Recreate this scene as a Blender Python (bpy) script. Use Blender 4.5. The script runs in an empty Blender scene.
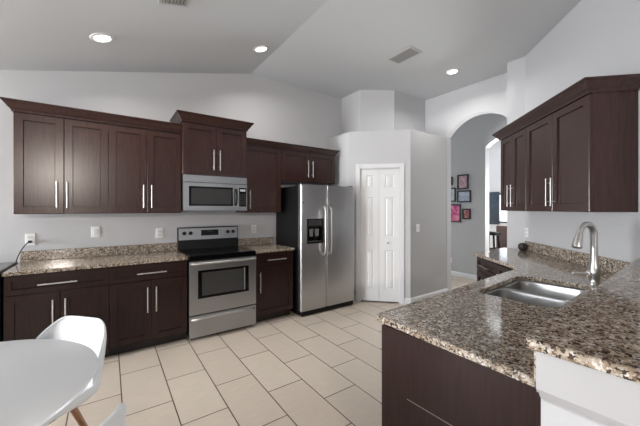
import bpy, bmesh, math, random
from mathutils import Vector, Matrix
from mathutils.geometry import tessellate_polygon

PI = math.pi
R = math.radians
SC = bpy.context.scene
COL = SC.collection
random.seed(7)

# ------------------------------------------------------------------ camera, world, exposure
cam = bpy.data.cameras.new('camera')
cam.sensor_width = 36
cam.lens = 300.0 / 640 * 36
cam.shift_y = (208.9 - 213) / 640
cam.clip_start = 0.02
camo = bpy.data.objects.new('camera', cam)
COL.objects.link(camo)
camo.location = (0, 0, 1.42)
camo.rotation_euler = (R(90), 0, R(-35.16))
SC.camera = camo

SC.view_settings.view_transform = 'Standard'
SC.view_settings.look = 'None'
SC.view_settings.gamma = 1
SC.view_settings.use_curve_mapping = False
SC.view_settings.exposure = 0.10

world = bpy.data.worlds.new('daylight')
SC.world = world
world.use_nodes = True
wn = world.node_tree.nodes
wn['Background'].inputs[0].default_value = (0.93, 0.97, 1.0, 1)
wn['Background'].inputs[1].default_value = 1.3


def area_light(name, loc, rot, sx, sy, power, color=(1, 1, 1)):
    l = bpy.data.lights.new(name, 'AREA')
    l.shape = 'RECTANGLE'
    l.size, l.size_y = sx, sy
    l.energy = power
    l.color = color
    o = bpy.data.objects.new(name, l)
    o.location = loc
    o.rotation_euler = rot
    COL.objects.link(o)
    return o


# added area lamps in the unseen rooms; daylight_dining serves the dining window
area_light('glare_lamp_rear', (-1.25, -4.36, 2.46), (R(90), 0, 0), 0.52, 0.26, 120, (1.0, 0.91, 0.82))  # added warm lamp, placed to throw glare on the far left cabinet doors
area_light('fill_left', (-5.45, 3.15, 1.2), (R(80), 0, R(-90)), 1.6, 1.6, 420, (0.96, 0.98, 1.0))  # added fill, set far left to lift the diagonal wall
area_light('fill_family', (4.2, -4.5, 1.25), (R(92), 0, 0), 2.6, 2.2, 38, (0.96, 0.98, 1.0))  # added fill from the unseen rear side, also for highlights on the steel
area_light('daylight_dining', (8.9, 2.9, 1.6), (R(90), 0, R(90)), 1.5, 1.7, 330, (0.97, 0.99, 1.0))
area_light('fill_hall', (5.3, 6.9, 1.5), (R(90), 0, R(180)), 0.9, 1.8, 50, (0.97, 0.99, 1.0))  # added fill that brightens the hall wall; no window stands there


# ------------------------------------------------------------------ materials
def srgb(r, g, b):
    f = lambda c: (c / 12.92 if c <= 0.04045 else ((c + 0.055) / 1.055) ** 2.4)
    return (f(r / 255), f(g / 255), f(b / 255), 1)


def new_mat(name):
    m = bpy.data.materials.new(name)
    m.use_nodes = True
    nt = m.node_tree
    return m, nt, nt.nodes['Principled BSDF']


def simple(name, col, rough=0.5, metal=0.0, coat=0.0, emit=0.0, spec=None):
    m, nt, b = new_mat(name)
    b.inputs['Base Color'].default_value = col
    b.inputs['Roughness'].default_value = rough
    b.inputs['Metallic'].default_value = metal
    b.inputs['Coat Weight'].default_value = coat
    if spec is not None:
        b.inputs['Specular IOR Level'].default_value = spec
    if emit:
        b.inputs['Emission Color'].default_value = col
        b.inputs['Emission Strength'].default_value = emit
    return m


def ramp(nt, pts, interp='LINEAR'):
    r = nt.nodes.new('ShaderNodeValToRGB')
    r.color_ramp.interpolation = interp
    e = r.color_ramp.elements
    e[0].position, e[0].color = pts[0]
    e[1].position, e[1].color = pts[-1]
    for p, c in pts[1:-1]:
        x = e.new(p)
        x.color = c
    return r


def coords(nt, scale=(1, 1, 1), rot=(0, 0, 0), loc=(0, 0, 0)):
    t = nt.nodes.new('ShaderNodeTexCoord')
    mp = nt.nodes.new('ShaderNodeMapping')
    mp.inputs['Scale'].default_value = scale
    mp.inputs['Rotation'].default_value = rot
    mp.inputs['Location'].default_value = loc
    nt.links.new(t.outputs['Object'], mp.inputs['Vector'])
    return mp.outputs['Vector']


def noise(nt, vec, scale, detail=3, rough=0.5):
    n = nt.nodes.new('ShaderNodeTexNoise')
    n.inputs['Scale'].default_value = scale
    n.inputs['Detail'].default_value = detail
    n.inputs['Roughness'].default_value = rough
    nt.links.new(vec, n.inputs['Vector'])
    return n.outputs['Fac']


def bump(nt, b, h, strength=0.1, dist=0.002):
    n = nt.nodes.new('ShaderNodeBump')
    n.inputs['Strength'].default_value = strength
    n.inputs['Distance'].default_value = dist
    nt.links.new(h, n.inputs['Height'])
    nt.links.new(n.outputs['Normal'], b.inputs['Normal'])


def paint(name, col, rough=0.6, tex=220, st=0.06):
    m, nt, b = new_mat(name)
    b.inputs['Base Color'].default_value = col
    b.inputs['Roughness'].default_value = rough
    b.inputs['Specular IOR Level'].default_value = 0.3
    bump(nt, b, noise(nt, coords(nt), tex, 2), st, 0.002)
    return m


def wood(name, c1, c2, rough=0.33, grain=(26, 26, 1.6), spec=0.5):
    m, nt, b = new_mat(name)
    v = coords(nt, grain)
    n = noise(nt, v, 3.0, 5, 0.6)
    r = ramp(nt, [(0.3, c1), (0.7, c2)])
    nt.links.new(n, r.inputs['Fac'])
    nt.links.new(r.outputs['Color'], b.inputs['Base Color'])
    b.inputs['Roughness'].default_value = rough
    b.inputs['Specular IOR Level'].default_value = spec
    bump(nt, b, n, 0.03, 0.0006)
    return m


def steel(name, col, rough=0.3, scale=(3, 3, 260), metal=1.0):
    m, nt, b = new_mat(name)
    n = noise(nt, coords(nt, scale), 2.0, 2)
    mr = nt.nodes.new('ShaderNodeMapRange')
    mr.inputs['To Min'].default_value = rough - 0.05
    mr.inputs['To Max'].default_value = rough + 0.06
    nt.links.new(n, mr.inputs['Value'])
    nt.links.new(mr.outputs['Result'], b.inputs['Roughness'])
    b.inputs['Base Color'].default_value = col
    b.inputs['Metallic'].default_value = metal
    return m


def granite(name):
    m, nt, b = new_mat(name)
    v = coords(nt)
    vo = nt.nodes.new('ShaderNodeTexVoronoi')
    vo.inputs['Scale'].default_value = 150
    wp = nt.nodes.new('ShaderNodeTexNoise')
    wp.inputs['Scale'].default_value = 70
    wp.inputs['Detail'].default_value = 3
    nt.links.new(v, wp.inputs['Vector'])
    mx = nt.nodes.new('ShaderNodeMix')
    mx.data_type = 'VECTOR'
    mx.inputs['Factor'].default_value = 0.02
    nt.links.new(v, mx.inputs[4])
    nt.links.new(wp.outputs['Color'], mx.inputs[5])
    nt.links.new(mx.outputs[1], vo.inputs['Vector'])
    sp = nt.nodes.new('ShaderNodeSeparateColor')
    nt.links.new(vo.outputs['Color'], sp.inputs['Color'])
    r = ramp(nt, [(0.0, srgb(70, 59, 51)), (0.19, srgb(118, 100, 85)), (0.33, srgb(178, 161, 142)),
                  (0.60, srgb(198, 186, 171)), (0.85, srgb(220, 216, 210))], 'CONSTANT')
    nt.links.new(sp.outputs['Red'], r.inputs['Fac'])
    big = noise(nt, v, 34, 3, 0.6)
    r2 = ramp(nt, [(0.38, srgb(190, 183, 176)), (0.62, (1, 1, 1, 1))])
    nt.links.new(big, r2.inputs['Fac'])
    mu = nt.nodes.new('ShaderNodeMix')
    mu.data_type = 'RGBA'
    mu.blend_type = 'MULTIPLY'
    mu.inputs['Factor'].default_value = 1
    nt.links.new(r.outputs['Color'], mu.inputs[6])
    nt.links.new(r2.outputs['Color'], mu.inputs[7])
    nt.links.new(mu.outputs[2], b.inputs['Base Color'])
    b.inputs['Roughness'].default_value = 0.09
    b.inputs['Specular IOR Level'].default_value = 0.7
    return m


def tile_floor(name):
    m, nt, b = new_mat(name)
    # long joints run along Y every 0.3095 m, cross joints every 0.627 m, half-bond
    t = nt.nodes.new('ShaderNodeTexCoord')
    sx = nt.nodes.new('ShaderNodeSeparateXYZ')
    cb = nt.nodes.new('ShaderNodeCombineXYZ')
    nt.links.new(t.outputs['Object'], sx.inputs[0])

    def add(o, val):
        a = nt.nodes.new('ShaderNodeMath')
        a.operation = 'ADD'
        a.inputs[1].default_value = val
        nt.links.new(o, a.inputs[0])
        return a.outputs[0]
    nt.links.new(add(sx.outputs['Y'], 0.627 * 20 - 2.76), cb.inputs['X'])
    nt.links.new(add(sx.outputs['X'], 0.3095 * 20 - 0.08 ), cb.inputs['Y'])
    br = nt.nodes.new('ShaderNodeTexBrick')
    br.offset = 0.5
    br.inputs['Scale'].default_value = 1
    br.inputs['Brick Width'].default_value = 0.627
    br.inputs['Row Height'].default_value = 0.3095
    br.inputs['Mortar Size'].default_value = 0.0042
    br.inputs['Mortar Smooth'].default_value = 0.1
    br.inputs['Bias'].default_value = 0
    br.inputs['Color1'].default_value = srgb(202, 189, 175)
    br.inputs['Color2'].default_value = srgb(208, 196, 182)
    br.inputs['Mortar'].default_value = srgb(88, 74, 63)
    nt.links.new(cb.outputs[0], br.inputs['Vector'])
    n = noise(nt, coords(nt, (4, 60, 1)), 2.0, 3)
    r = ramp(nt, [(0.3, (0.90, 0.90, 0.90, 1)), (0.7, (1, 1, 1, 1))])
    nt.links.new(n, r.inputs['Fac'])
    mu = nt.nodes.new('ShaderNodeMix')
    mu.data_type = 'RGBA'
    mu.blend_type = 'MULTIPLY'
    mu.inputs['Factor'].default_value = 1
    nt.links.new(br.outputs['Color'], mu.inputs[6])
    nt.links.new(r.outputs['Color'], mu.inputs[7])
    nt.links.new(mu.outputs[2], b.inputs['Base Color'])
    b.inputs['Roughness'].default_value = 0.42
    b.inputs['Specular IOR Level'].default_value = 0.35
    iv = nt.nodes.new('ShaderNodeMath')
    iv.operation = 'SUBTRACT'
    iv.inputs[0].default_value = 1
    nt.links.new(br.outputs['Fac'], iv.inputs[1])
    bump(nt, b, iv.outputs[0], 0.4, 0.002)
    return m


def artwork(name, pts, scale, seed):
    m, nt, b = new_mat(name)
    n = noise(nt, coords(nt, (1, 1, 1), (0, 0, 0), (seed, seed * 2, seed)), scale, 4, 0.6)
    r = ramp(nt, pts)
    nt.links.new(n, r.inputs['Fac'])
    nt.links.new(r.outputs['Color'], b.inputs['Base Color'])
    b.inputs['Roughness'].default_value = 0.25
    return m


M = dict(
    wall=paint('wall_paint', srgb(198, 199, 202)),
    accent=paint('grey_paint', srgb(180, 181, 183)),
    ceil=paint('ceiling_paint', srgb(202, 205, 208), 0.8, 90, 0.25),
    white=simple('white_trim', srgb(222, 223, 226), 0.35),
    captrim=simple('bar_trim_paint', srgb(184, 184, 186), 0.4),
    door=simple('white_door_paint', srgb(228, 229, 231), 0.4),
    floor=tile_floor('beige_tile'),
    wood=wood('espresso_wood', srgb(46, 27, 23), srgb(64, 38, 33), .25),
    wooddark=wood('espresso_wood_base', srgb(38, 24, 22), srgb(50, 32, 29), .24, spec=.28),
    kick=simple('toe_kick_black', srgb(30, 23, 22), 0.5),
    granite=granite('granite'),
    nickel=simple('brushed_nickel', (0.54, 0.535, 0.53, 1), 0.33, 1.0),
    steel=steel('stainless', (0.39, 0.40, 0.415, 1), 0.3),
    steelv=steel('stainless_fridge', (0.52, 0.525, 0.535, 1), 0.33, (3, 3, 200)),
    sink=simple('stainless_sink', (0.42, 0.425, 0.43, 1), 0.3, 1.0),
    bglass=simple('black_glass', (0.003, 0.003, 0.0035, 1), 0.15, spec=.2),
    black=simple('black_plastic', (0.008, 0.008, 0.009, 1), 0.35, spec=.25),
    fside=simple('black_fridge_side', (0.007, 0.007, 0.008, 1), 0.45, spec=.15),
    window=simple('oven_window', (0.05, 0.05, 0.05, 1), 0.3, spec=.3),
    mwin=simple('microwave_window', (0.04, 0.04, 0.041, 1), 0.3, spec=.3),
    plastic=simple('white_plastic', srgb(238, 238, 236), 0.4),
    slot=simple('dark_slot', (0.03, 0.03, 0.03, 1), 0.6),
    shell=simple('white_shell', srgb(203, 206, 209), 0.34),
    table=simple('white_tabletop', srgb(212, 214, 217), 0.28),
    beech=wood('leg_wood', srgb(120, 84, 60), srgb(146, 104, 76), 0.5),
    lens=simple('lamp_lens', (1.0, 0.97, 0.92, 1), 0.5, emit=9.0),
    vent=simple('vent_paint', srgb(188, 188, 188), 0.5),
    slat=simple('vent_slat', srgb(158, 158, 159), 0.5),
    satin=simple('satin_nickel', (0.8, 0.79, 0.78, 1), 0.5, 0.85),
    matte=simple('matte_black', (0.01, 0.01, 0.01, 1), 0.9, spec=.05),
    display=simple('display', srgb(26, 34, 36), 0.15),
    digits=simple('display_text', srgb(190, 200, 200), 0.4),
    greytop=simple('grey_top', srgb(128, 130, 132), 0.35),
    cord=simple('cord_black', (0.01, 0.01, 0.01, 1), 0.5),
    ball=wood('dark_ball', srgb(38, 31, 28), srgb(66, 55, 48), 0.4, (30, 30, 30)),
    frame=simple('black_frame', (0.015, 0.015, 0.017, 1), 0.35),
    mat=simple('picture_mount', srgb(196, 198, 200), 0.6),
    brown=simple('brown_fabric', srgb(84, 68, 62), 0.9),
    navy=simple('blue_grey_fabric', srgb(74, 86, 98), 0.8),
    glass=simple('bright_pane', (0.85, 0.93, 1.0, 1), 0.1, emit=1.1),
    paleline=simple('pale_line_paint', srgb(150, 132, 126), 0.5),
    badge=simple('badge_dark', (0.02, 0.02, 0.02, 1), 0.3),
)
ART = [
    artwork('art_grey', [(0.35, srgb(120, 116, 120)), (0.65, srgb(170, 165, 165))], 9, 1),
    artwork('art_rose', [(0.3, srgb(92, 84, 120)), (0.5, srgb(182, 150, 160)), (0.7, srgb(200, 178, 160))], 11, 2),
    artwork('art_pale', [(0.35, srgb(150, 170, 190)), (0.65, srgb(205, 208, 210))], 8, 3),
    artwork('art_sky', [(0.3, srgb(120, 145, 175)), (0.55, srgb(176, 186, 200)), (0.75, srgb(206, 190, 190))], 8, 4),
    artwork('art_magenta', [(0.3, srgb(52, 58, 120)), (0.48, srgb(190, 62, 120)), (0.62, srgb(224, 132, 160)), (0.8, srgb(90, 110, 170))], 7, 5),
    artwork('art_red', [(0.3, srgb(60, 70, 96)), (0.5, srgb(170, 92, 96)), (0.7, srgb(196, 170, 160))], 14, 6),
]


# ------------------------------------------------------------------ mesh builder
class MB:
    def __init__(self):
        self.bm = bmesh.new()

    def box(self, x0, x1, y0, y1, z0, z1, bev=0.0, seg=2):
        b = bmesh.new()
        bmesh.ops.create_cube(b, size=1)
        for v in b.verts:
            v.co = Vector(((x0 + x1) / 2 + v.co.x * (x1 - x0), (y0 + y1) / 2 + v.co.y * (y1 - y0),
                           (z0 + z1) / 2 + v.co.z * (z1 - z0)))
        if bev:
            bmesh.ops.bevel(b, geom=b.edges[:], offset=bev, segments=seg, profile=0.5, affect='EDGES')
        self._merge(b)
        return self

    def _merge(self, b):
        me = bpy.data.meshes.new('tmp')
        b.to_mesh(me)
        b.free()
        self.bm.from_mesh(me)
        bpy.data.meshes.remove(me)

    def shaker(self, x0, x1, z0, z1, y, t=0.02, fr=0.062, rec=0.012, slope=0.004):
        """framed front facing -y: outer slab with a recessed flat panel"""
        b = self.bm
        def ring(i, yy):
            return [b.verts.new((xx, yy, zz)) for xx, zz in
                    ((x0 + i, z0 + i), (x1 - i, z0 + i), (x1 - i, z1 - i), (x0 + i, z1 - i))]
        e = 0.0025
        back = ring(0, y + t)
        r0 = ring(0, y + e)
        r1 = ring(e, y)
        r2 = ring(fr, y)
        r3 = ring(fr + slope, y + rec)
        for a, c in ((back, r0), (r0, r1), (r1, r2), (r2, r3)):
            for i in range(4):
                j = (i + 1) % 4
                b.faces.new((a[i], a[j], c[j], c[i]))
        b.faces.new(r3)
        b.faces.new(back[::-1])
        return self

    def tube(self, pts, r, seg=12, cap=True, radii=None):
        b = self.bm
        pts = [Vector(p) for p in pts]
        rings = []
        n = len(pts)
        up = None
        for i, p in enumerate(pts):
            d = (pts[min(i + 1, n - 1)] - pts[max(i - 1, 0)]).normalized()
            if up is None:
                up = d.orthogonal().normalized()
            else:
                up = (up - d * up.dot(d)).normalized()
            s = d.cross(up)
            rr = radii[i] if radii else r
            rings.append([b.verts.new(p + (up * math.cos(2 * PI * k / seg) + s * math.sin(2 * PI * k / seg)) * rr)
                          for k in range(seg)])
        for a, c in zip(rings, rings[1:]):
            for k in range(seg):
                j = (k + 1) % seg
                b.faces.new((a[k], a[j], c[j], c[k]))
        if cap:
            b.faces.new(rings[0][::-1])
            b.faces.new(rings[-1])
        return self

    def lathe(self, prof, seg=32, c=(0, 0, 0), sx=1, sy=1):
        """prof: (r, z) list, revolved about z"""
        b = self.bm
        c = Vector(c)
        rings = []
        for r, z in prof:
            if r < 1e-6:
                rings.append([b.verts.new(c + Vector((0, 0, z)))])
            else:
                rings.append([b.verts.new(c + Vector((r * sx * math.cos(2 * PI * k / seg), r * sy * math.sin(2 * PI * k / seg), z)))
                              for k in range(seg)])
        for a, d in zip(rings, rings[1:]):
            for k in range(seg):
                j = (k + 1) % seg
                if len(a) == 1 and len(d) == 1:
                    continue
                if len(a) == 1:
                    b.faces.new((a[0], d[j], d[k]))
                elif len(d) == 1:
                    b.faces.new((a[k], a[j], d[0]))
                else:
                    b.faces.new((a[k], a[j], d[j], d[k]))
        return self

    def prism(self, loops, place, t0, t1):
        """loops: outer 2d loop + holes; place(u, v, t) -> 3d; solid between t0 and t1"""
        b = self.bm
        tris = tessellate_polygon([[Vector((u, v, 0)) for u, v in lp] for lp in loops])
        flat = [p for lp in loops for p in lp]
        A = [b.verts.new(place(u, v, t0)) for u, v in flat]
        Bv = [b.verts.new(place(u, v, t1)) for u, v in flat]
        for t in tris:
            try:
                b.faces.new([A[i] for i in t])
                b.faces.new([Bv[i] for i in reversed(t)])
            except ValueError:
                pass
        o = 0
        for lp in loops:
            n = len(lp)
            for i in range(n):
                j = (i + 1) % n
                b.faces.new((A[o + i], A[o + j], Bv[o + j], Bv[o + i]))
            o += n
        return self

    def sweep(self, prof, pathfun, n, closed_prof=True):
        """prof: (out, up) points; pathfun(i, o) -> (x, y) for path station i at offset o"""
        b = self.bm
        rows = []
        for i in range(n):
            rows.append([b.verts.new((*pathfun(i, o), u)) for o, u in prof])
        m = len(prof)
        for a, c in zip(rows, rows[1:]):
            for k in range(m if closed_prof else m - 1):
                j = (k + 1) % m
                b.faces.new((a[k], a[j], c[j], c[k]))
        b.faces.new(rows[0][::-1])
        b.faces.new(rows[-1])
        return self

    def build(self, name, mat, parent=None, smooth=False, bevel=0.0, angle=40, loc=None, rotz=None):
        bmesh.ops.remove_doubles(self.bm, verts=self.bm.verts, dist=1e-6)
        bmesh.ops.recalc_face_normals(self.bm, faces=self.bm.faces)
        me = bpy.data.meshes.new(name)
        self.bm.to_mesh(me)
        self.bm.free()
        me.materials.append(mat)
        if smooth:
            me.polygons.foreach_set('use_smooth', [True] * len(me.polygons))
            me.set_sharp_from_angle(angle=R(angle))
        o = bpy.data.objects.new(name, me)
        COL.objects.link(o)
        if parent is not None:
            o.parent = parent
        if loc is not None:
            o.location = loc
        if rotz is not None:
            o.rotation_euler.z = rotz
        if bevel:
            md = o.modifiers.new('bevel', 'BEVEL')
            md.width = bevel
            md.segments = 2
            md.limit_method = 'ANGLE'
            md.angle_limit = R(40)
        return o


def thing(name, label, cat, loc=(0, 0, 0), rotz=0, group=None):
    o = bpy.data.objects.new(name, None)
    o.empty_display_size = 0.05
    COL.objects.link(o)
    o.location = loc
    o.rotation_euler = (0, 0, rotz)
    return tag(o, label, cat, group)


def tag(o, label, cat, group=None):
    o['label'] = label
    o['category'] = cat
    if group:
        o['group'] = group
    return o


def struct(o):
    o['kind'] = 'structure'
    return o


def copy_tree(o, parent=None):
    c = o.copy()
    COL.objects.link(c)
    if parent is not None:
        c.parent = parent
    for ch in list(o.children):
        copy_tree(ch, c)
    return c


XY = lambda u, v, t: (u, v, t)          # plan polygon, thickness along z
YZ = lambda u, v, t: (t, u, v)          # elevation in the Y-Z plane, thickness along x
XZ = lambda u, v, t: (u, t, v)          # elevation in the X-Z plane, thickness along y

# ------------------------------------------------------------------ the setting
W = 4.08            # back wall
CZ = 3.352          # flat ceiling
RX = 1.66           # ridge: flat ceiling to its right, slope to its left
SL = 0.245
DK = 2.705          # diagonal wall: X - Y = DK
XL = -5.3             # unseen left wall, pushed out to even the light
NX, NZ = -3.2, 2.162  # unseen low flat ceiling left of NX, added to fit the pushed-out wall
YR = -4.3
slope_z = lambda x: max(CZ - SL * (RX - x), NZ)

struct(MB().box(XL - .1, 9.2, YR - .1, 7.2, -0.1, 0).build('floor', M['floor']))
prof = [(XL - .1, NZ), (NX, NZ), (RX, CZ), (9.2, CZ), (9.2, CZ + .12), (RX, CZ + .12), (NX, NZ + .12), (XL - .1, NZ + .12)]
struct(MB().prism([prof], XZ, YR - .1, 7.2).build('ceiling', M['ceil']))

poly = [(XL, 0), (3.40, 0), (3.40, CZ), (RX, CZ), (NX, NZ), (XL, NZ)]
struct(MB().prism([poly], XZ, W, W + .12).build('wall_back', M['wall']))

# unseen rear and left walls, with openings added for the fill and glare lamps
zr = slope_z
rear = [(XL, 0), (2.8, 0), (2.8, 2.35), (5.5, 2.35), (5.5, 0), (6.2, 0), (6.2, CZ), (RX, CZ), (NX, NZ), (XL, NZ)]
rhole = [(-1.53, 2.31), (-0.97, 2.31), (-0.97, 2.61), (-1.53, 2.61)]
struct(MB().prism([rear, rhole], XZ, YR - .12, YR).build('wall_rear', M['wall']))
left = [(YR, 0), (W, 0), (W, zr(XL)), (YR, zr(XL))]
lhole = [(2.4, 0.4), (3.95, 0.4), (3.95, 2.02), (2.4, 2.02)]
struct(MB().prism([left, lhole], YZ, XL - .12, XL).build('wall_left', M['wall']))
struct(MB().box(6.2, 6.32, YR, -0.55, 0, CZ).build('wall_family', M['wall']))

# corner pantry: left return, diagonal front with the door opening, right face, all up to a ledge
PX0, PY0, PX1, PY1, PZ = 3.023, 3.517, 3.668, 2.872, 2.604
PL = math.hypot(PX1 - PX0, PY1 - PY0)
DI0, DI1, DZ = 0.170, 0.759, 2.035        # door opening along the diagonal
th = .1
struct(MB().box(PX0, PX0 + th, PY0, W, 0, PZ - .006).build('wall_pantry_left', M['wall']))
fr = [(0, 0), (DI0, 0), (DI0, DZ), (DI1, DZ), (DI1, 0), (PL, 0), (PL, PZ - .006), (0, PZ - .006)]
struct(MB().prism([fr], XZ, 0, th).build('wall_pantry_front', M['wall'], loc=(PX0, PY0, 0), rotz=R(-45)))
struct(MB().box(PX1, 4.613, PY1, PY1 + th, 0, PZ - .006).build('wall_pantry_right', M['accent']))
struct(MB().prism([[(PX0, W), (PX0, PY0), (PX1, PY1), (4.613, PY1), (4.613, W)]], XY, PZ - .006, PZ).build('trim_1', M['wall']))
# set-back upper box above the ledge
struct(MB().box(3.335, 3.335 + th, 3.60, W, PZ, CZ).build('wall_upper_left', M['wall']))
ul = math.hypot(3.80 - 3.335, 3.60 - 3.297)
ua = math.atan2(3.297 - 3.60, 3.80 - 3.335)
struct(MB().box(0, ul, 0, th, PZ, CZ).build('wall_upper_front', M['wall'], loc=(3.335, 3.60, 0), rotz=ua))
struct(MB().box(3.80, 4.613, 3.297, 3.297 + th, PZ, CZ).build('wall_upper_right', M['wall']))
# dark back of the pantry closet, behind its door
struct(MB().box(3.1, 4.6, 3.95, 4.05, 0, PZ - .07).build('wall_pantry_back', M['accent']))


# arch wall, arch wall of the hall
def arch_pts(y0, y1, spring, rise, n=24):
    half = (y1 - y0) / 2
    rad = (half * half + rise * rise) / (2 * rise)
    cz = spring + rise - rad
    out = []
    for i in range(n + 1):
        y = y0 + (y1 - y0) * i / n
        out.append((y, cz + math.sqrt(max(rad * rad - (y - (y0 + half)) ** 2, 0))))
    return out


XA = 4.613
a = arch_pts(1.87, 2.87, 2.62, 0.265)
poly = [(1.605, 0), (1.87, 0)] + a + [(2.87, 0), (W, 0), (W, CZ), (1.605, CZ)]
struct(MB().prism([poly], YZ, XA, XA + .115).build('wall_arch', M['wall']))
struct(MB().box(4.31, XA, 1.605, 1.82, 0, CZ).build('wall_column', M['wall']))
# diagonal kitchen wall
dw = [(4.31, 1.605), (4.31 - 2.2, 1.605 - 2.2), (4.31 - 2.2 + .09, 1.605 - 2.2 - .09), (4.40, 1.515), (4.728, 1.515), (4.728, 1.605)]
struct(MB().prism([dw], XY, 0, CZ).build('wall_diagonal', M['wall']))
struct(MB().box(2.11, 6.3, -0.66, -0.56, 0, CZ).build('wall_family_back', M['wall']))

# hall and dining room beyond the arch
XH = 6.0
a = arch_pts(1.93, 2.93, 2.62, 0.2)
poly = [(-0.5, 0), (1.93, 0)] + a + [(2.93, 0), (7.1, 0), (7.1, CZ), (-0.5, CZ)]
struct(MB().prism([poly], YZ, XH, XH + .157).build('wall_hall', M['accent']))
hall_jamb = MB()
hall_jamb.prism([[(2.926, 0), (2.936, 0), (2.936, 2.62), (2.926, 2.62)]], YZ, XH + .004, XH + .157)
struct(hall_jamb.build('trim_2', M['white']))
struct(MB().box(4.7, 9.1, 7.0, 7.1, 0, CZ).build('wall_hall_end', M['wall']))
struct(MB().box(4.73, 9.1, -0.56, -0.46, 0, CZ).build('wall_hall_near', M['wall']))
XD = 9.0
wy0, wy1, wz0, wz1 = 3.72, 4.30, 1.03, 1.86
dl = [(-0.5, 0), (7.0, 0), (7.0, CZ), (-0.5, CZ)]
hole = [(wy0, wz0), (wy1, wz0), (wy1, wz1), (wy0, wz1)]
struct(MB().prism([dl, hole], YZ, XD, XD + .1).build('wall_dining', M['wall']))
w1 = MB()
for b in ((wy0, wy0 + .04, wz0, wz1), (wy1 - .04, wy1, wz0, wz1), (wy0, wy1, wz0, wz0 + .04), (wy0, wy1, wz1 - .04, wz1)):
    w1.box(XD - .02, XD + .05, *b)
w1 = struct(w1.build('window_1', M['frame']))
MB().box(XD + .03, XD + .04, wy0, wy1, wz0, wz1).build('pane', M['glass'], w1)

# baseboards
def baseboard(name, x0, y0, x1, y1, h=.095):
    L = math.hypot(x1 - x0, y1 - y0)
    m = MB()
    m.prism([[(0, 0), (-.014, 0), (-.014, h - .02), (-.008, h - .006), (-.004, h), (0, h)]], lambda u, v, t: (t, u, v), 0, L)
    return struct(m.build(name, M['white'], loc=(x0, y0, 0), rotz=math.atan2(y1 - y0, x1 - x0)))


c45 = math.sqrt(.5)
dp = lambda s: (PX0 + s * c45, PY0 - s * c45)
baseboard('baseboard_pantry_left', *dp(0.0), *dp(0.104))
baseboard('baseboard_pantry_front', *dp(0.825), *dp(PL + .006))
baseboard('baseboard_pantry_right', PX1, PY1, 4.613, PY1)
baseboard('baseboard_hall', XH, 7.0, XH, 2.93)

# pantry door: casing and two-leaf bifold door
t3 = MB()
cw = .064
for x0, x1, z0, z1 in ((DI0 - cw, DI0, 0, DZ + cw), (DI1, DI1 + cw, 0, DZ + cw), (DI0, DI1, DZ, DZ + cw)):
    t3.box(x0, x1, -.018, 0, z0, z1, .005)
for x0, x1, z0, z1 in ((DI0, DI0 + .008, 0, DZ), (DI1 - .008, DI1, 0, DZ), (DI0, DI1, DZ - .01, DZ)):
    t3.box(x0, x1, -.002, th, z0, z1)
struct(t3.build('trim_3', M['white'], loc=(PX0, PY0, 0), rotz=R(-45)))


def leaf(x0, x1):
    m = MB()
    b = m.bm
    t = .034
    xs = [x0, x0 + .085, x1 - .072, x1]
    zs = [.022, .205, .80, 1.00, 1.60, 1.745, 1.94, DZ - .012]
    y = .012
    grid = [[b.verts.new((x, y, z)) for x in xs] for z in zs]
    for i in range(7):
        for j in range(3):
            q = (grid[i][j], grid[i][j + 1], grid[i + 1][j + 1], grid[i + 1][j])
            if j == 1 and i in (1, 3, 5):
                # raised and fielded panel: groove then a raised centre
                prev = list(q)
                X0, X1, Z0, Z1 = xs[1], xs[2], zs[i], zs[i + 1]
                for ins, yy in ((.012, y + .010), (.018, y + .010), (.038, y + .002)):
                    cur = [b.verts.new(p) for p in ((X0 + ins, yy, Z0 + ins), (X1 - ins, yy, Z0 + ins), (X1 - ins, yy, Z1 - ins), (X0 + ins, yy, Z1 - ins))]
                    for k in range(4):
                        n = (k + 1) % 4
                        b.faces.new((prev[k], prev[n], cur[n], cur[k]))
                    prev = cur
                b.faces.new(prev)
            else:
                b.faces.new(q)
    m.box(x0, x1, y + .012, y + t, zs[0], zs[-1])
    m.box(x0, x0 + .004, y + .0005, y + t, zs[0], zs[-1])
    m.box(x1 - .004, x1, y + .0005, y + t, zs[0], zs[-1])
    return m


mid = (DI0 + DI1) / 2 - .012
d1 = bpy.data.objects.new('door_1', None)
COL.objects.link(d1)
struct(d1)
d1.location = (PX0, PY0, 0)
d1.rotation_euler.z = R(-45)
leaf(DI0 + .01, mid - .0015).build('door_leaf', M['door'], d1)
rl = leaf(mid + .0015, DI1 - .01).build('door_leaf', M['door'], d1)
kn = MB().lathe([(0, 0), (.007, 0), (.007, .014), (.015, .02), (.017, .028), (.013, .036), (0, .038)], 20)
kn = kn.build('knob', M['nickel'], rl, True)
kn.location = (.584, .012, .907)
kn.rotation_euler = (R(90), 0, 0)

# pony wall that carries the raised bar, with its white end cap
TB = math.atan2(.447 - .357, 2.936 - .948)      # the peninsula runs a few degrees off the back wall
BX, BY = .940, .357                             # corner of the bar top
pw = bpy.data.objects.new
bar_wall = MB().box(.105, 2.1, -.30, -.035, .86, 1.033).box(.105, 2.1, -.30, -.0125, 0, .86).build('wall_bar', M['wall'], loc=(BX, BY, 0), rotz=TB)
struct(bar_wall)
cap = MB()
prf = [(0, .862), (.014, .862), (.016, .874), (.036, .880), (.046, .892), (.052, .904), (.066, .908), (.074, .920), (.074, 1.034), (0, 1.034)]
yn, yf = -.30, -.022


def cap_path(i, o):
    return [(2.0, yn - o), (.105 - o, yn - o), (.105 - o, yf), ][i]


cap.sweep(prf, cap_path, 3)
struct(cap.build('trim_4', M['captrim'], loc=(BX, BY, 0), rotz=TB))


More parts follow.
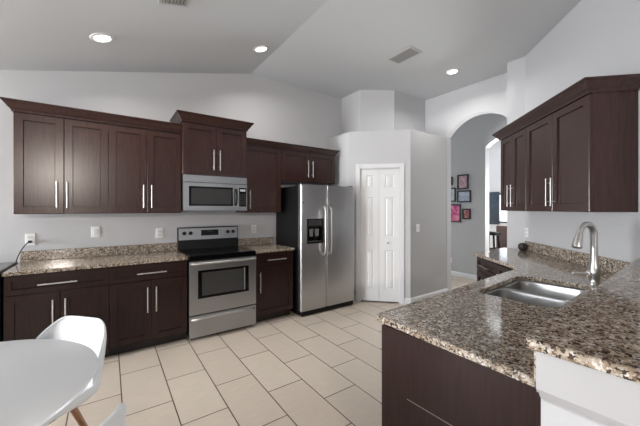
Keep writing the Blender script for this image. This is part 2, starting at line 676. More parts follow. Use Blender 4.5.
# ------------------------------------------------------------------ cabinets
def pull(parent, x, z0, z1, y, vertical=True, x1=None, r=.0058, so=.032):
    """bar pull standing off the front at y"""
    m = MB()
    if vertical:
        m.tube([(x, y - so, z0), (x, y - so, z1)], r, 12)
        L = z1 - z0
        for z in (z0 + L * .16, z1 - L * .16):
            m.tube([(x, y + .001, z), (x, y - so, z)], r * .8, 10)
    else:
        m.tube([(x, y - so, z0), (x1, y - so, z0)], r, 12)
        L = x1 - x
        for xx in (x + L * .16, x1 - L * .16):
            m.tube([(xx, y + .001, z0), (xx, y - so, z0)], r * .8, 10)
    return m.build('handle', M['nickel'], parent, True)


CROWN = [(0, 0), (.012, 0), (.012, .012), (.018, .020), (.030, .030), (.045, .050), (.058, .066), (.064, .070), (.064, .076), (.075, .082), (.075, 1.0)]


def crown(parent, w, d, z, h, out, rl, rr, mat):
    prof = [(o / .075 * out, z + (u / .093 * h if u < 1 else h)) for o, u in CROWN]
    prof = prof + [(-.018, z + h), (-.018, z)]
    path = []
    if rl:
        path += [lambda o: (-o, d), lambda o: (-o, -o)]
    else:
        path += [lambda o: (0, -o)]
    if rr:
        path += [lambda o: (w + o, -o), lambda o: (w + o, d)]
    else:
        path += [lambda o: (w, -o)]
    m = MB()
    m.sweep(prof, lambda i, o: path[i](o), len(path))
    return m.build('crown', mat, parent)


def upper_cabinet(label, loc, rotz, w, d, h, group, doors, crown_h, out, rl, rr, handles, hz, mat=None):
    """local frame: x along the front, front plane y=0 facing -y, z=0 at the underside"""
    mat = mat or M['wood']
    t = thing('wall_cabinet', label, 'cabinet', loc, rotz, group)
    g = .0016
    MB().box(.0005, w - .0005, .0205, d, 0, h).build('body', mat, t)
    n = doors
    for k in range(n):
        x0, x1 = k * w / n + g, (k + 1) * w / n - g
        dr = MB().shaker(x0, x1, .003, h - .003, 0).build('door', mat, t)
        pull(dr, handles[k], hz[0], hz[1], 0)
    if crown_h:
        crown(t, w, d, h, crown_h, out, rl, rr, mat)
    return t


UG = 'wall cabinets along the range wall'
UY = 3.735
upper_cabinet('dark two-door wall cabinet at the far left of the range wall, glare on its doors', (-.692, UY, 1.373), 0, .6889, W - UY, .912, UG, 2, .093, .07, True, False,
              (.296, .370), (.06, .305))
upper_cabinet('dark brown two-door wall cabinet between the far left cabinet and the microwave cabinet', (-.003, UY, 1.373), 0, .6865, W - UY, .912, UG, 2, .093, .07, False, False,
              (.309, .385), (.06, .305))
upper_cabinet('short taller-set two-door wall cabinet directly above the microwave', (.684, 3.665, 1.815), 0, .755, W - 3.665, .595, UG, 2, .1, .072, True, True,
              (.338, .412), (.065, .305))
upper_cabinet('narrow single-door wall cabinet between the microwave and the refrigerator cabinet', (1.442, UY, 1.370), 0, .528, W - UY, .885, UG, 1, .08, .055, False, False,
              (.062,), (.05, .295))
upper_cabinet('short two-door wall cabinet above the stainless refrigerator', (1.973, UY, 1.812), 0, .945, W - UY, .443, UG, 2, .08, .055, False, True,
              (.432, .512), (.073, .318))

# diagonal wall: local x runs from the far (left) end towards the camera
DR = R(-135)
UK = 2.257
DG = 'wall cabinets along the sink wall'


def dloc(xf, k, z):
    return (xf, xf - k, z)


dist_uw = (DK - UK) * c45
x_l = 4.037
s1 = (4.037 - 3.589) / c45
s2 = (3.589 - 2.930) / c45
upper_cabinet('dark brown two-door wall cabinet at the arch end of the sink wall', dloc(x_l, UK, 1.396), DR, s1 - .002, dist_uw - .002, .885, DG, 2, .095, .075, True, False,
              ((4.037 - 3.931) / c45 + .115, (4.037 - 3.870) / c45 + .115), (.05, .30))
upper_cabinet('largest dark brown wall cabinet, above the sink, its side panel facing the viewer', dloc(3.589, UK, 1.396), DR, s2, dist_uw - .002, .885, DG, 2, .095, .075, False, True,
              ((3.589 - 3.340) / c45 + .075, (3.589 - 3.289) / c45 + .075), (.05, .30))


def base_cabinet(label, loc, rotz, w, d, group, cols, drawer_h, door_h, kick=.095, top=.873):
    """cols: list of (x0, x1) door spans; drawer_h / door_h: handle spans; front plane y=0"""
    mat = M['wooddark']
    t = thing('base_cabinet', label, 'cabinet', loc, rotz, group)
    MB().box(.0005, w - .0005, .0205, d, kick, top).build('body', mat, t)
    MB().box(.0005, w - .0005, .075, .09, 0, kick).build('toe_kick', M['kick'], t)
    if drawer_h:
        for (x0, x1, ha, hb) in drawer_h:
            dw_ = MB().shaker(x0 + .0016, x1 - .0016, .708, top - .006, 0, fr=.045).build('drawer', mat, t)
            pull(dw_, ha, .780, 0, 0, False, hb)
    ztop = .702 if drawer_h else top - .006
    for (x0, x1), hx in zip(cols, door_h):
        dr = MB().shaker(x0 + .0016, x1 - .0016, kick + .004, ztop, 0).build('door', mat, t)
        if hx is not None:
            pull(dr, hx, .388, .638, 0)
    return t


BG = 'base cabinets along the range wall'
BYF = 3.455
base_cabinet('dark base cabinet behind the white chair, one wide drawer over two doors', (-.698, BYF, 0), 0, .702, W - BYF - .025, BG,
             [(0, .351), (.351, .702)], [(0, .702, .208, .468)], (.306, .389))
base_cabinet('dark base cabinet left of the range, one wide drawer over two doors', (.005, BYF, 0), 0, .687, W - BYF - .025, BG,
             [(0, .352), (.352, .687)], [(0, .687, .223, .481)], (.313, .389))
base_cabinet('narrow dark base cabinet between the range and the refrigerator', (1.468, BYF, 0), 0, .530, W - BYF - .025, BG,
             [(0, .530)], [(0, .530, .150, .412)], (.055,))
CK = 1.735
base_cabinet('dark base cabinet at the arch end of the sink wall, drawer over two doors', dloc(3.58, CK, 0), DR, .60, (DK - CK) * c45 - .002, 'base cabinets along the sink wall',
             [(0, .30), (.30, .60)], [(0, .60, .15, .42)], (.25, .35))
base_cabinet('dark base cabinet in the inner corner beside the sink run', dloc(3.58 - .602 * c45, CK, 0), DR, .36, (DK - CK) * c45 - .002, 'base cabinets along the sink wall',
             [(0, .36)], [(0, .36, .07, .27)], (.06,))

# peninsula: local x from its free end along the bar direction, local y towards the range wall
PXE, PYE = 1.083, .349
pen = thing('peninsula_cabinet', 'dark wood end of the peninsula cabinet under the sink counter', 'cabinet', (PXE, PYE, 0), TB)
PLn, PD = 1.72, .643
MB().box(.02, PLn, .006, PD - .022, .095, .60).build('body', M['wooddark'], pen)
MB().box(.02, .7, .006, PD - .022, .60, .873).build('rail', M['wooddark'], pen)
ep = MB().box(.0, .019, 0.003, PD + .0, .0, .873, .002).build('end_panel', M['wooddark'], pen)
MB().box(.03, PLn, PD - .09, PD - .08, 0, .095).build('toe_kick', M['kick'], pen)
MB().box(-.0008, .001, .28, .50, .592, .5945).build('pale_line', M['paleline'], ep)  # thin pale horizontal line on the end panel
for i, (x0, x1) in enumerate(((.03, .36), (.36, .72), (.72, 1.16), (1.16, 1.60))):
    dr = MB()
    dr.shaker(-x1 + .0016, -x0 - .0016, .10, .865, -PD)
    o = dr.build('door', M['wooddark'], pen)
    o.rotation_euler.z = PI
    pull(o, -x0 - .05 if i % 2 else -x1 + .05, .50, .75, -PD)

# ------------------------------------------------------------------ worktops
CT = .906
c = MB().prism([[(-.703, BYF - .022), (.695, BYF - .022), (.695, W - .001), (-.703, W - .001)]], XY, CT - .03, CT).build('countertop', M['granite'], bevel=.004)
tag(c, 'speckled granite counter left of the range, with its low backsplash', 'countertop', 'granite counters along the range wall')
MB().box(-.703, .695, W - .022, W - .001, CT + .0005, 1.005, .003).build('backsplash', M['granite'], c)
c = MB().prism([[(1.458, BYF - .022), (2.008, BYF - .022), (2.008, W - .001), (1.458, W - .001)]], XY, CT - .03, CT).build('countertop', M['granite'], bevel=.004)
tag(c, 'short speckled granite counter between the range and the refrigerator', 'countertop', 'granite counters along the range wall')
MB().box(1.458, 2.008, W - .022, W - .001, CT + .0005, 1.005, .003).build('backsplash', M['granite'], c)


def round_rect(cx, cy, hx, hy, r, ang, n=6):
    out = []
    for sx, sy, a0 in ((1, 1, 0), (-1, 1, 90), (-1, -1, 180), (1, -1, 270)):
        for k in range(n + 1):
            a = R(a0 + 90 * k / n)
            x, y = sx * (hx - r) + r * math.cos(a), sy * (hy - r) + r * math.sin(a)
            out.append((cx + x * math.cos(ang) - y * math.sin(ang), cy + x * math.sin(ang) + y * math.cos(ang)))
    return out


SX, SY = 2.243, .782
bt = lambda x, y: (BX + x * math.cos(TB) - y * math.sin(TB), BY + x * math.sin(TB) + y * math.cos(TB))
near_l = bt(.118, .004)
near_r_x = 3.085
near_r = (near_r_x, BY + (near_r_x - BX) * math.tan(TB) + .004)
corner = []
for k in range(7):
    an = R(180 - 90 * k / 6)
    corner.append((1.062 + .03 + .03 * math.cos(an), 1.045 - .03 + .03 * math.sin(an)))
outer = [near_l] + corner + [(2.929, 1.144), (3.511, 1.853), (4.305, 1.853), (4.305, 1.600), (near_r[1] + DK - .003, near_r[1])]
hole = round_rect(SX, SY, .374, .205, .06, TB)
pc = MB().prism([outer, hole], XY, CT - .03, CT).build('countertop', M['granite'], bevel=.004)
tag(pc, 'large speckled granite worktop with the sink, running from the peninsula to the arch', 'countertop')
# low backsplash along the diagonal wall and the granite riser under the bar
bs = MB().box(.02, (4.305 - 3.09) / c45, -.024, -.002, CT + .0005, 1.02, .003)
bs = bs.build('backsplash', M['granite'], pc, loc=(4.305, 4.305 - DK, 0), rotz=DR)
MB().box(.095, 2.02, -.019, .003, CT + .0005, 1.034, .002).build('riser', M['granite'], pc, loc=(BX, BY, 0), rotz=TB)

bp = [bt(0.004, -.40), bt(0, -.016)] + [bt(.016 - .016 * math.cos(R(a_)), -.016 + .016 * math.sin(R(a_))) for a_ in (30, 60, 90)]
e1 = bt(2.1, 0)
yy = e1[1]
bp += [(yy + DK - .004, yy)]
yb = BY - .38
bp += [(yb + DK - .004, yb)]
bar = MB().prism([bp], XY, 1.0345, 1.065).build('raised_countertop', M['granite'], bevel=.005)
tag(bar, 'raised granite bar top on the white-capped low wall, nearest the viewer', 'countertop')

# ------------------------------------------------------------------ sink and faucet
sk = thing('kitchen_sink', 'stainless steel double-bowl sink set under the granite worktop', 'sink', (SX, SY, CT - .031), TB)


def bowl(x0, x1):
    cx, hx, hy = (x0 + x1) / 2, (x1 - x0) / 2, .202
    m = MB()
    b = m.bm
    rings = []
    for z, k, r in ((0, 0, .06), (-.012, .003, .06), (-.15, .008, .06), (-.178, .02, .06), (-.19, .05, .05)):
        rings.append([b.verts.new((x, y, z)) for x, y in round_rect(cx, 0, hx - k, hy - k, min(r, hx - k - .01), 0)])
    for a_, c_ in zip(rings, rings[1:]):
        for i in range(len(a_)):
            j = (i + 1) % len(a_)
            b.faces.new((a_[i], a_[j], c_[j], c_[i]))
    b.faces.new(rings[-1])
    o = m.build('bowl', M['sink'], sk, True, angle=50)
    sd = o.modifiers.new('thick', 'SOLIDIFY')
    sd.thickness = .002
    sd.offset = 1
    MB().lathe([(0, .004), (.02, .004), (.036, .006), (.042, .002), (.042, 0), (0, 0)], 24, (cx, 0, -.189)).build('drain', M['nickel'], o, True)
    return o


bowl(-.371, -.012)
bowl(.012, .371)
fl = MB()
fl.prism([round_rect(0, 0, .385, .215, .06, 0), round_rect(-.1915, 0, .1795, .202, .06, 0), round_rect(.1915, 0, .1795, .202, .06, 0)], XY, -.002, 0)
fl.build('rim', M['sink'], sk)

fa = thing('faucet', 'brushed nickel gooseneck pull-down faucet with side lever behind the sink', 'faucet', (2.712, .598, CT))
MB().lathe([(0, 0), (.034, 0), (.034, .006), (.029, .012), (.027, .03), (.030, .05), (.035, .065), (.036, .085), (.033, .105), (.027, .13), (.022, .17), (.0205, .21), (0, .21)], 28).build('body', M['nickel'], fa, True)
fd = Vector((-.955, .297, 0))
pts, rad = [], []
z0n = .338
for k in range(5):
    pts.append((0, 0, .19 + .035 * k)); rad.append(.0205)
Rr = .072
for k in range(1, 19):
    an = R(180 * k / 18 * .93)
    d_ = Rr - Rr * math.cos(an)
    pts.append((fd.x * d_, fd.y * d_, z0n + Rr * math.sin(an))); rad.append(.0205 - .003 * k / 18)
MB().tube(pts, .0155, 18, radii=rad).build('neck', M['nickel'], fa, True)
e0 = Vector(pts[-1])
ed = (Vector(pts[-1]) - Vector(pts[-2])).normalized()
sp_ = [e0 + ed * s for s in (-.004, .002, .004, .02, .05, .085, .10, .104)]
MB().tube(sp_, .02, 18, radii=[.018, .0205, .019, .0205, .025, .029, .028, .024]).build('spray_head', M['nickel'], fa, True)
lv = MB()
ld = Vector((-.80, .42, .0)).normalized()
ld2 = Vector((-.88, .47, .03)).normalized()
lv.tube([ld * .01 + Vector((0, 0, .075)), ld * .05 + Vector((0, 0, .075))], .017, 16)
lv.tube([ld * .045 + Vector((0, 0, .075)), ld * .07 + Vector((0, 0, .076)), ld * .165 + Vector((0, 0, .080))], .009, 14, radii=[.011, .0095, .008])
lv.build('lever', M['satin'], fa, True)

bl = thing('ball_ornament', 'dark brown round ball on the granite counter by the arch', 'ornament', (4.175, 1.585, CT))
MB().lathe([(0, .004), (.028, .004), (.030, .0), (.032, .004), (.046, .022), (.052, .044), (.051, .056), (.049, .058), (.051, .060), (.044, .078), (.028, .092), (.010, .097), (0, .097)], 32).build('body', M['ball'], bl, True, angle=70)

# ------------------------------------------------------------------ range
rg = thing('range', 'freestanding stainless steel electric range with black glass cooktop', 'oven range', (.700, 3.40, 0))
rw = .752
MB().box(.004, rw - .004, .03, W - 3.40 - .012, .03, .893).build('body', M['black'], rg)
MB().box(0.02, rw - .02, .06, .10, 0.0, .035).build('foot', M['black'], rg)
ck = MB()
ck.box(0, rw, .004, .60, .862, .918, .006)
ck = ck.build('cooktop', M['bglass'], rg)
for x, y, r in ((.2, .17, .10), (.2, .44, .075), (.55, .17, .075), (.55, .44, .10)):
    MB().lathe([(r - .003, 0), (r, 0), (r, .0006), (r - .003, .0006), (r - .003, 0)], 40, (x, y, .918)).build('burner_ring', M['fside'], ck)
dr = MB()
wx0, wx1, wz0, wz1 = .088, .662, .447, .752
ring = [(0, .278), (rw, .278), (rw, .852), (0, .852)]
dr.prism([ring, [(wx0, wz0), (wx1, wz0), (wx1, wz1), (wx0, wz1)]], XZ, 0, .028)
dr = dr.build('oven_door', M['steel'], rg, bevel=.003)
wf = MB()
wf.prism([[(wx0, wz0), (wx1, wz0), (wx1, wz1), (wx0, wz1)], [(wx0 + .04, wz0 + .028), (wx1 - .07, wz0 + .028), (wx1 - .07, wz1 - .025), (wx0 + .04, wz1 - .025)]], XZ, .001, .02)
wf.build('window_frame', M['bglass'], dr)
MB().box(wx0 + .04, wx1 - .07, .003, .012, wz0 + .028, wz1 - .025).build('window', M['window'], dr)
MB().box(wx1 - .062, wx1 - .046, .0002, .004, wz0 + .025, wz1 - .02).build('window_strip', M['greytop'], dr)
MB().box(0.0, rw, .0, .02, .852, .861).build('door_lip', M['black'], dr)
hd = MB()
pts = [(.018, .0, .832), (.022, -.03, .832), (.045, -.045, .832)] + [(.045 + (rw - .09) * k / 10, -.045 - .006 * math.sin(PI * k / 10), .832) for k in range(1, 10)] + [(rw - .045, -.045, .832), (rw - .022, -.03, .832), (rw - .018, 0, .832)]
hd.tube(pts, .0135, 14)
hd.build('handle', M['nickel'], dr, True)
dw2 = MB().box(0, rw, 0, .028, .034, .266, .004).build('drawer', M['steel'], rg)
hd = MB()
b = hd.bm
# wide molded pull across the drawer, ends swept down
rows = []
for k in range(17):
    u = k / 16
    x = .02 + (rw - .10) * u
    zc = .225 + .012 * math.sin(PI * u)
    dep = .018 * min(1, min(u, 1 - u) * 8 + .15)
    rows.append([b.verts.new((x, y, z)) for y, z in ((0, zc - .014), (-dep, zc - .008), (-dep * 1.05, zc + .004), (-dep * .6, zc + .014), (0, zc + .016))])
for a_, c_ in zip(rows, rows[1:]):
    for i in range(4):
        b.faces.new((a_[i], a_[i + 1], c_[i + 1], c_[i]))
b.faces.new(rows[0]); b.faces.new(rows[-1])
hd.build('handle', M['nickel'], dw2, True)
bd = MB().lathe([(0, 0), (.011, 0), (.011, .002), (0, .003)], 20).build('badge', M['badge'], dw2)
bd.location = (.722, 0, .232)
bd.rotation_euler.x = R(90)
bk = MB()
y0 = 4.02 - 3.40
bk.prism([[(y0 - .015, .90), (W - 3.40 - .012, .90), (W - 3.40 - .012, 1.185), (y0 + .012, 1.19), (y0, 1.03)]], lambda u, v, t: (t, u, v), -.006, rw + .004)
bk = bk.build('backguard', M['black'], rg, bevel=.004)
pn = MB()
pn.prism([[(y0 - .004, 1.030), (y0 + .004, 1.030), (y0 + .018, 1.176), (y0 + .008, 1.176)]], lambda u, v, t: (t, u, v), .004, rw - .006)
pn = pn.build('control_panel', M['steel'], bk, bevel=.002)
MB().prism([[(y0 - .002, 1.078), (y0 + .002, 1.078), (y0 + .010, 1.15), (y0 + .003, 1.15)]], lambda u, v, t: (t, u, v), .268, .488).build('display', M['bglass'], pn)
MB().prism([[(y0 + .0008, 1.125), (y0 + .002, 1.125), (y0 + .004, 1.142), (y0 + .002, 1.142)]], lambda u, v, t: (t, u, v), .34, .41).build('clock', M['display'], pn)
for x in (.068, .142, .612, .682):
    k = MB().lathe([(0, .03), (.016, .03), (.021, .024), (.0235, .004), (.0235, 0), (0, 0)], 24)
    k.box(-.003, .003, -.019, .019, .028, .033)
    k = k.build('knob', M['black'], pn, True)
    k.location = (x, y0 + .002, 1.114)
    k.rotation_euler.x = R(90 - 4)

# ------------------------------------------------------------------ microwave
mw = thing('microwave', 'stainless over-the-range microwave mounted between the wall cabinets', 'microwave', (.687, 3.655, 1.394))
ww, hh = .752, .418
MB().box(0.002, ww - .002, .03, W - 3.655 - .002, 0.002, hh - .001).build('body', M['fside'], mw)
MB().box(0, ww, 0.002, .03, .335, hh, .004).build('vent_grille', M['steel'], mw)
MB().box(0.01, ww - .01, 0.0, .004, .3315, .3345).build('vent_slot', M['black'], mw)
md = MB()
md.prism([[(0, .004), (.634, .004), (.634, .331), (0, .331)], [(.062, .062), (.572, .062), (.572, .287), (.062, .287)]], XZ, 0, .028)
md = md.build('door', M['steel'], mw, bevel=.003)
md2 = MB().prism([[(.062, .062), (.572, .062), (.572, .287), (.062, .287)], [(.085, .082), (.552, .082), (.552, .268), (.085, .268)]], XZ, .001, .02)
md2.build('window_frame', M['bglass'], md)
MB().box(.085, .552, .003, .012, .082, .268).build('window', M['mwin'], md)
hd = MB()
hd.tube([(.602, .0, .075), (.602, -.03, .085), (.602, -.038, .12), (.602, -.04, .172), (.602, -.038, .225), (.602, -.03, .26), (.602, 0, .27)], .013, 12)
hd.build('handle', M['black'], md, True)
cp = MB()
cp.prism([[(.636, .004), (ww, .004), (ww, .331), (.636, .331)], [(.648, .055), (.744, .055), (.744, .288), (.648, .288)]], XZ, 0, .028)
cp = cp.build('control_panel', M['steel'], mw, bevel=.002)
MB().box(.648, .744, .002, .02, .055, .288).build('keypad', M['bglass'], cp)
MB().box(.662, .730, .0008, .004, .245, .272).build('display', M['digits'], cp)
bt_ = MB()
for i in range(5):
    for j in range(3):
        bt_.box(.660 + j * .026, .678 + j * .026, .0008, .004, .080 + i * .029, .096 + i * .029)
bt_.build('buttons', M['window'], cp)

# ------------------------------------------------------------------ refrigerator
rf = thing('refrigerator', 'tall stainless side-by-side refrigerator with water dispenser and black sides', 'refrigerator', (2.047, 3.333, 0))
fw, fh = .922, 1.742
MB().box(.0, fw, .075, W - 3.333 - .03, .015, fh - .012, .006).build('body', M['fside'], rf)
MB().box(.012, fw - .012, .012, .075, .010, .068, .004).build('base_grille', M['black'], rf)
for x in (.04, fw - .10):
    MB().tube([(x, .05, .018), (x + .05, .05, .018)], .018, 14).build('roller', M['black'], rf)
for x in (.01, fw - .07):
    MB().box(x, x + .06, .03, .12, fh - .013, fh + .012, .004).build('hinge_cover', M['black'], rf)


def fridge_door(x0, x1, hole=None):
    m = MB()
    n = 6
    r = .024
    sec = []
    for k in range(n + 1):
        a_ = R(90 * k / n)
        sec.append((x0 + r - r * math.cos(a_), r - r * math.sin(a_)))
    for k in range(n + 1):
        a_ = R(90 * k / n)
        sec.append((x1 - r + r * math.sin(a_), r - r * math.cos(a_)))
    sec += [(x1, .07), (x0, .07)]
    if hole is None:
        m.prism([sec], XY, .074, fh)
    else:
        hx0, hx1, hz0, hz1 = hole
        m.prism([sec], XY, .074, hz0)
        m.prism([sec], XY, hz1, fh)
        ls = [p for p in sec if p[0] < (x0 + x1) / 2]
        rs = [p for p in sec if p[0] >= (x0 + x1) / 2]
        left_ = [p for p in sec if p[0] <= x0 + r + 1e-6 and p[1] < .069]
        m.prism([left_ + [(hx0, 0), (hx0, .07), (x0, .07)]], XY, hz0, hz1)
        right_ = [p for p in sec if p[0] >= x1 - r - 1e-6 and p[1] < .069]
        m.prism([[(hx1, .07), (hx1, 0)] + right_ + [(x1, .07)]], XY, hz0, hz1)
        m.box(hx0, hx1, .062, .07, hz0, hz1)
    return m.build('door', M['steelv'], rf, True, angle=30)


gx = .413
dl_ = fridge_door(0, gx - .003, (.088, .362, .955, 1.288))
dr_ = fridge_door(gx + .003, fw)
ds = MB()
ds.prism([[(.088, .955), (.362, .955), (.362, 1.288), (.088, 1.288)], [(.108, .985), (.342, .985), (.342, 1.185), (.108, 1.185)]], XZ, -.003, .05)
ds = ds.build('dispenser', M['black'], dl_, bevel=.003)
MB().box(.108, .342, .052, .061, .985, 1.185).build('cavity', M['bglass'], ds)
MB().box(.115, .335, -.002, .05, .978, .986).build('drip_tray', M['greytop'], ds)
pd = MB()
for x in (.175, .265):
    pd.prism([[(x - .025, 1.05), (x + .025, 1.05), (x + .032, 1.15), (x - .032, 1.15)]], XZ, .022, .034)
pd.build('paddle', M['greytop'], ds)
MB().box(.125, .325, -.0045, .0, 1.20, 1.275, .002).build('dispenser_controls', M['window'], ds)
for x, o_ in ((gx - .058, dl_), (gx + .04, dr_)):
    h_ = MB()
    pts = [(x, .004, .80), (x, -.03, .805), (x, -.052, .835), (x, -.06, .90)] + [(x, -.062, .95 + .4 * k / 6) for k in range(7)] + [(x, -.06, 1.38), (x, -.052, 1.415), (x, -.03, 1.44), (x, .004, 1.445)]
    h_.tube(pts, .0155, 14)
    h_.build('handle', M['nickel'], o_, True)
bdg = MB().lathe([(0, 0), (.010, 0), (.010, .002), (0, .003)], 16).build('badge', M['badge'], dl_)
bdg.location = (.03, .0, 1.50)
bdg.rotation_euler.x = R(90)


# ------------------------------------------------------------------ outlets and switches
def outlet(name, label, cat, loc, rotz, w=.074, h=.118, rocker=False, group='white wall plates'):
    t = thing(name, label, cat, loc, rotz, group)
    MB().box(-w / 2, w / 2, -.006, 0, -h / 2, h / 2, .003).build('plate', M['plastic'], t)
    if rocker:
        MB().box(-.017, .017, -.009, -.005, -.034, .034, .002).build('rocker', M['white'], t)
    else:
        for z in (-.022, .022):
            s_ = MB().box(-.017, .017, -.008, -.005, z - .015, z + .015, .004).build('socket', M['white'], t)
            MB().box(-.008, -.006, -.0085, -.0075, z - .004, z + .006).box(.006, .008, -.0085, -.0075, z - .004, z + .006).build('slot', M['slot'], s_)
    return t


outlet('wall_outlet', 'white outlet plate with the black cord plugged in, left end of range wall', 'outlet', (-.634, W, 1.118), 0)
outlet('light_switch', 'white switch plate on the wall under the far left cabinet', 'switch', (-.117, W, 1.170), 0, rocker=True)
outlet('wall_outlet', 'white outlet plate just left of the range', 'outlet', (.502, W, 1.128), 0)
outlet('wall_outlet', 'white outlet plate between range and refrigerator', 'outlet', (1.708, W, 1.131), 0)
outlet('light_switch', 'white switch plate on the grey wall right of the pantry door', 'switch', (3.84, PY1, 1.13), 0, rocker=True)
outlet('wall_outlet', 'white outlet plate above the ball ornament on the sink wall', 'outlet', (4.285, 4.285 - DK, 1.125), DR)
outlet('wall_outlet', 'small white outlet low on the hall wall below the pictures', 'outlet', (XH, 3.655, .33), R(-90))

# appliance at the left end of the counter, and its cord
ap = thing('counter_appliance', 'black-edged grey-topped unit at the left end of the granite counter', 'appliance', (-1.30, 3.41, 0))
MB().box(.0, .588, .02, .58, .0, .885).build('body', M['black'], ap)
MB().box(.0, .592, .0, .585, .886, .918, .004).build('edge', M['black'], ap)
MB().box(.012, .580, .012, .573, .9175, .9195).build('top', M['greytop'], ap)
cd = MB()
cd.box(-.648, -.620, W - .034, W - .008, 1.085, 1.107, .004)
P0, P1, P2, P3 = Vector((-.636, W - .03, 1.094)), Vector((-.66, W - .09, 1.09)), Vector((-.70, W - .12, .99)), Vector((-.708, 3.93, .925))
pts = []
for k in range(15):
    u = k / 14
    pts.append(P0 * (1 - u) ** 3 + P1 * 3 * u * (1 - u) ** 2 + P2 * 3 * u * u * (1 - u) + P3 * u ** 3)
cd.tube(pts, .0045, 8)
tag(cd.build('power_cord', M['cord'], None, True), 'black power cord hanging from the outlet at the left end of the counter', 'cord')

# ------------------------------------------------------------------ table and chairs
TX, TY, TR = -.60, 1.665, .562
tb = thing('round_table', 'round white table with a smooth top in the near left corner', 'table', (TX, TY, 0))
MB().lathe([(0, .74), (TR - .012, .74), (TR - .003, .737), (TR, .731), (TR - .002, .726), (TR - .03, .716), (TR - .1, .712), (0, .712)], 96).build('tabletop', M['table'], tb, True, angle=25)
MB().lathe([(0, 0), (.27, 0), (.27, .006), (.20, .016), (.10, .04), (.05, .10), (.036, .2), (.034, .42), (.045, .58), (.09, .68), (.16, .7125), (0, .7125)], 48).build('pedestal', M['table'], tb, True, angle=40)


def shell_mesh():
    m = MB()
    b = m.bm
    # profile from the front lip of the seat to the top of the back; chair faces +y
    prof = [(.245, .375, .23), (.235, .40, .255), (.18, .422, .275), (.08, .416, .282), (-.02, .404, .284), (-.11, .40, .282), (-.175, .418, .278),
            (-.212, .47, .270), (-.232, .54, .262), (-.248, .62, .248), (-.262, .69, .228), (-.272, .742, .190), (-.278, .772, .158), (-.281, .787, .118)]
    n = 16
    rows = []
    N = len(prof)
    for i, (y, z, hw) in enumerate(prof):
        y0_, z0_, _ = prof[max(i - 1, 0)]
        y1_, z1_, _ = prof[min(i + 1, N - 1)]
        d = Vector((0, y1_ - y0_, z1_ - z0_)).normalized()
        nrm = Vector((0, d.z, -d.y))        # up on the seat, forward on the back
        back = max(0, min(1, (i - 4) / 5))
        curl = .05 + .075 * math.sin(PI * min(1, i / (N - 1) * 1.15)) + .02 * back
        if i < 3:
            curl *= i / 3 * .7 + .1
        if i > N - 4:
            curl *= .8
        if i > N - 6:
            curl *= (N - 1 - i) / 5 * .7 + .3
        row = []
        for k in range(n + 1):
            s_ = -1 + 2 * k / n
            p = Vector((hw * math.sin(s_ * PI / 2) ** 1 if abs(s_) < 1 else hw * s_, y, z)) + nrm * curl * abs(s_) ** 2.6
            row.append(b.verts.new(p))
        rows.append(row)
    for a_, c_ in zip(rows, rows[1:]):
        for k in range(n):
            b.faces.new((a_[k], a_[k + 1], c_[k + 1], c_[k]))
    return m


def make_chair(label, loc, rotz):
    t = thing('shell_chair', label, 'chair', loc, rotz, 'white shell chairs at the round table')
    o = shell_mesh().build('seat_shell', M['shell'], t, True, angle=180)
    s_ = o.modifiers.new('thick', 'SOLIDIFY')
    s_.thickness = .009
    s_.offset = -1
    ss = o.modifiers.new('smooth', 'SUBSURF')
    ss.levels = ss.render_levels = 2
    for sx in (-1, 1):
        for sy in (-1, 1):
            MB().tube([(sx * .11, sy * .10 - .01, .395), (sx * .22, sy * .21 - .01, 0)], .014, 12, radii=[.017, .011]).build('leg', M['beech'], t, True)
    MB().box(-.13, .13, -.03, .01, .372, .396, .004).box(-.02, .02, -.13, .11, .372, .396, .004).build('bracket', M['black'], t)
    return t


ch = make_chair('white moulded shell chair tucked in on the far side of the round table', (-.318, 2.05, 0), R(132))
c2 = copy_tree(ch)
c2.location = (-.258, 1.232, 0)
c2.rotation_euler.z = R(52)
c2['label'] = 'nearest white shell chair, only its backrest edge showing at the bottom left'

# ------------------------------------------------------------------ hall pictures
pics = [(3.690, 3.600, 1.930, 2.105, 'small dark frame, topmost left of the hall pictures, half hidden by the arch'),
        (3.490, 3.255, 1.825, 2.130, 'upright black-framed rose picture, top right on the hall wall'),
        (3.735, 3.530, 1.570, 1.868, 'pale picture in a black frame, middle left on the hall wall'),
        (3.495, 3.203, 1.556, 1.800, 'wide black-framed blue and white picture, middle right on the hall wall'),
        (3.790, 3.415, 1.140, 1.522, 'largest hall picture, bright magenta and blue in a black frame'),
        (3.383, 3.210, 1.212, 1.423, 'small black-framed reddish picture, lowest right on the hall wall')]
for i, (ya, yb_, z0, z1, lab) in enumerate(pics):
    w_, h_ = ya - yb_, z1 - z0
    t = thing('picture_frame', lab, 'picture', (XH, ya, z0), R(-90), 'framed pictures on the hall wall')
    f_ = .026
    MB().prism([[(0, 0), (w_, 0), (w_, h_), (0, h_)], [(f_, f_), (w_ - f_, f_), (w_ - f_, h_ - f_), (f_, h_ - f_)]], XZ, -.022, -.001).build('frame', M['frame'], t)
    MB().box(f_ * .5, w_ - f_ * .5, -.010, -.002, f_ * .5, h_ - f_ * .5).build('picture', ART[i], t)

# ------------------------------------------------------------------ dining room beyond the hall
cu = MB()
b = cu.bm
rows = []
for k in range(41):
    y = 3.98 + .36 * k / 40
    x = XD - .05 + .018 * math.sin(k * 1.6)
    rows.append((b.verts.new((x, y, .98)), b.verts.new((x, y, 1.90))))
for a_, c_ in zip(rows, rows[1:]):
    b.faces.new((a_[0], c_[0], c_[1], a_[1]))
cu = cu.build('curtain', M['navy'], None, True)
sd = cu.modifiers.new('thick', 'SOLIDIFY')
sd.thickness = .006
tag(cu, 'blue-grey curtain hanging at the far dining room window', 'curtain')

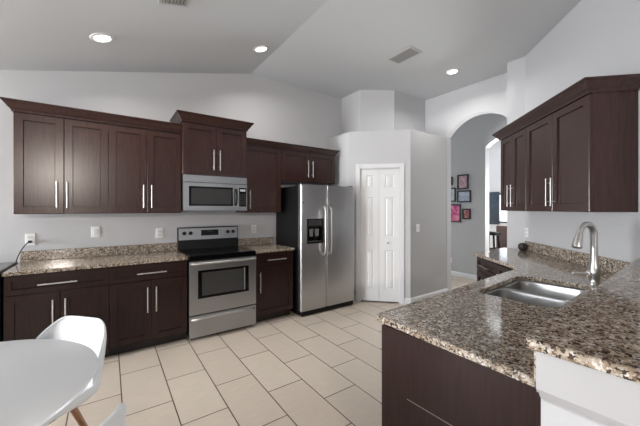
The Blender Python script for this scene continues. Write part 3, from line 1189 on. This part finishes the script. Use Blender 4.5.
dcx = thing('dining_chair', 'brown upholstered dining chair seen through the arch', 'chair', (7.45, 3.33, 0), R(75))
MB().box(-.23, .23, -.22, .24, .40, .49, .025).build('seat', M['brown'], dcx)
MB().box(-.23, .23, -.26, -.19, .47, 1.02, .025).build('backrest', M['brown'], dcx)
for sx in (-1, 1):
    for sy in (-1, 1):
        MB().tube([(sx * .19, sy * .19, .40), (sx * .20, sy * .21, 0)], .02, 8, radii=[.022, .016]).build('leg', M['black'], dcx)
st = thing('bar_stool', 'black bar stool in front of the far dining room', 'stool', (6.75, 3.165, 0))
MB().box(-.15, .15, -.15, .15, .86, .925, .015).build('seat', M['matte'], st)
for sx in (-1, 1):
    for sy in (-1, 1):
        MB().tube([(sx * .09, sy * .09, .87), (sx * .15, sy * .15, 0)], .022, 8).build('leg', M['black'], st)
fr_ = MB()
for z in (.3, .55):
    q = .15 - .06 * z / .87
    for a_, c_ in (((-q, -q), (q, -q)), ((q, -q), (q, q)), ((q, q), (-q, q)), ((-q, q), (-q, -q))):
        fr_.tube([(*a_, z), (*c_, z)], .01, 8)
fr_.build('stretcher', M['black'], st)

# ------------------------------------------------------------------ ceiling lights and vents
SA = math.atan(SL)


def ceiling_light(label, x, y, sloped, power):
    z = slope_z(x) if sloped else CZ
    t = thing('ceiling_light', label, 'ceiling light', (x, y, z), 0, 'recessed ceiling lights')
    t.rotation_euler.y = -SA if sloped else 0
    MB().lathe([(.062, -.004), (.068, -.010), (.088, -.006), (.092, -.001), (.092, 0), (.062, 0), (.062, -.004)], 40).build('trim_ring', M['white'], t, True)
    MB().lathe([(0, -.007), (.04, -.0065), (.063, -.003), (.063, -.001), (0, -.001)], 32).build('lens', M['lens'], t, True)
    l = bpy.data.lights.new('downlight', 'AREA')
    l.shape = 'DISK'
    l.size = .12
    l.energy = power
    l.color = (1.0, .965, .92)
    l.spread = R(150)
    o = bpy.data.objects.new('downlight', l)
    o.location = (0, 0, -.02)
    o.parent = t
    COL.objects.link(o)
    return t


LP = 9
ceiling_light('round recessed light over the left cabinets, leftmost of three', -.048, 3.279, True, LP)
ceiling_light('round recessed light near the ceiling ridge in front of the refrigerator, middle of three', 1.467, 3.289, True, LP)
ceiling_light('round recessed light in front of the arch, rightmost of three', 3.952, 2.376, False, LP)


def vent(label, x, y, wx, wy, sloped):
    z = slope_z(x) if sloped else CZ
    t = thing('ceiling_vent', label, 'vent', (x, y, z), 0, 'ceiling air vents')
    t.rotation_euler.y = -SA if sloped else 0
    f_ = .022
    MB().prism([[(-wx / 2, -wy / 2), (wx / 2, -wy / 2), (wx / 2, wy / 2), (-wx / 2, wy / 2)],
                [(-wx / 2 + f_, -wy / 2 + f_), (wx / 2 - f_, -wy / 2 + f_), (wx / 2 - f_, wy / 2 - f_), (-wx / 2 + f_, wy / 2 - f_)]], XY, -.012, 0).build('frame', M['vent'], t, bevel=.002)
    MB().box(-wx / 2 + f_, wx / 2 - f_, -wy / 2 + f_, wy / 2 - f_, -.003, -.001).build('duct', M['slot'], t)
    n = 7
    for k in range(n):
        xx = -wx / 2 + f_ + (wx - 2 * f_) * (k + .5) / n
        o = MB().box(-.009, .009, -wy / 2 + f_, wy / 2 - f_, -.001, .001).build('slat', M['slat'], t)
        o.location = (xx, 0, -.009)
        o.rotation_euler.y = R(28)
    return t


vent('grey-slatted air vent on the flat ceiling in front of the pantry', 3.035, 2.475, .225, .375, False)
vent('white air vent cut off by the top edge, on the sloped ceiling', .42, 2.44, .225, .375, True)
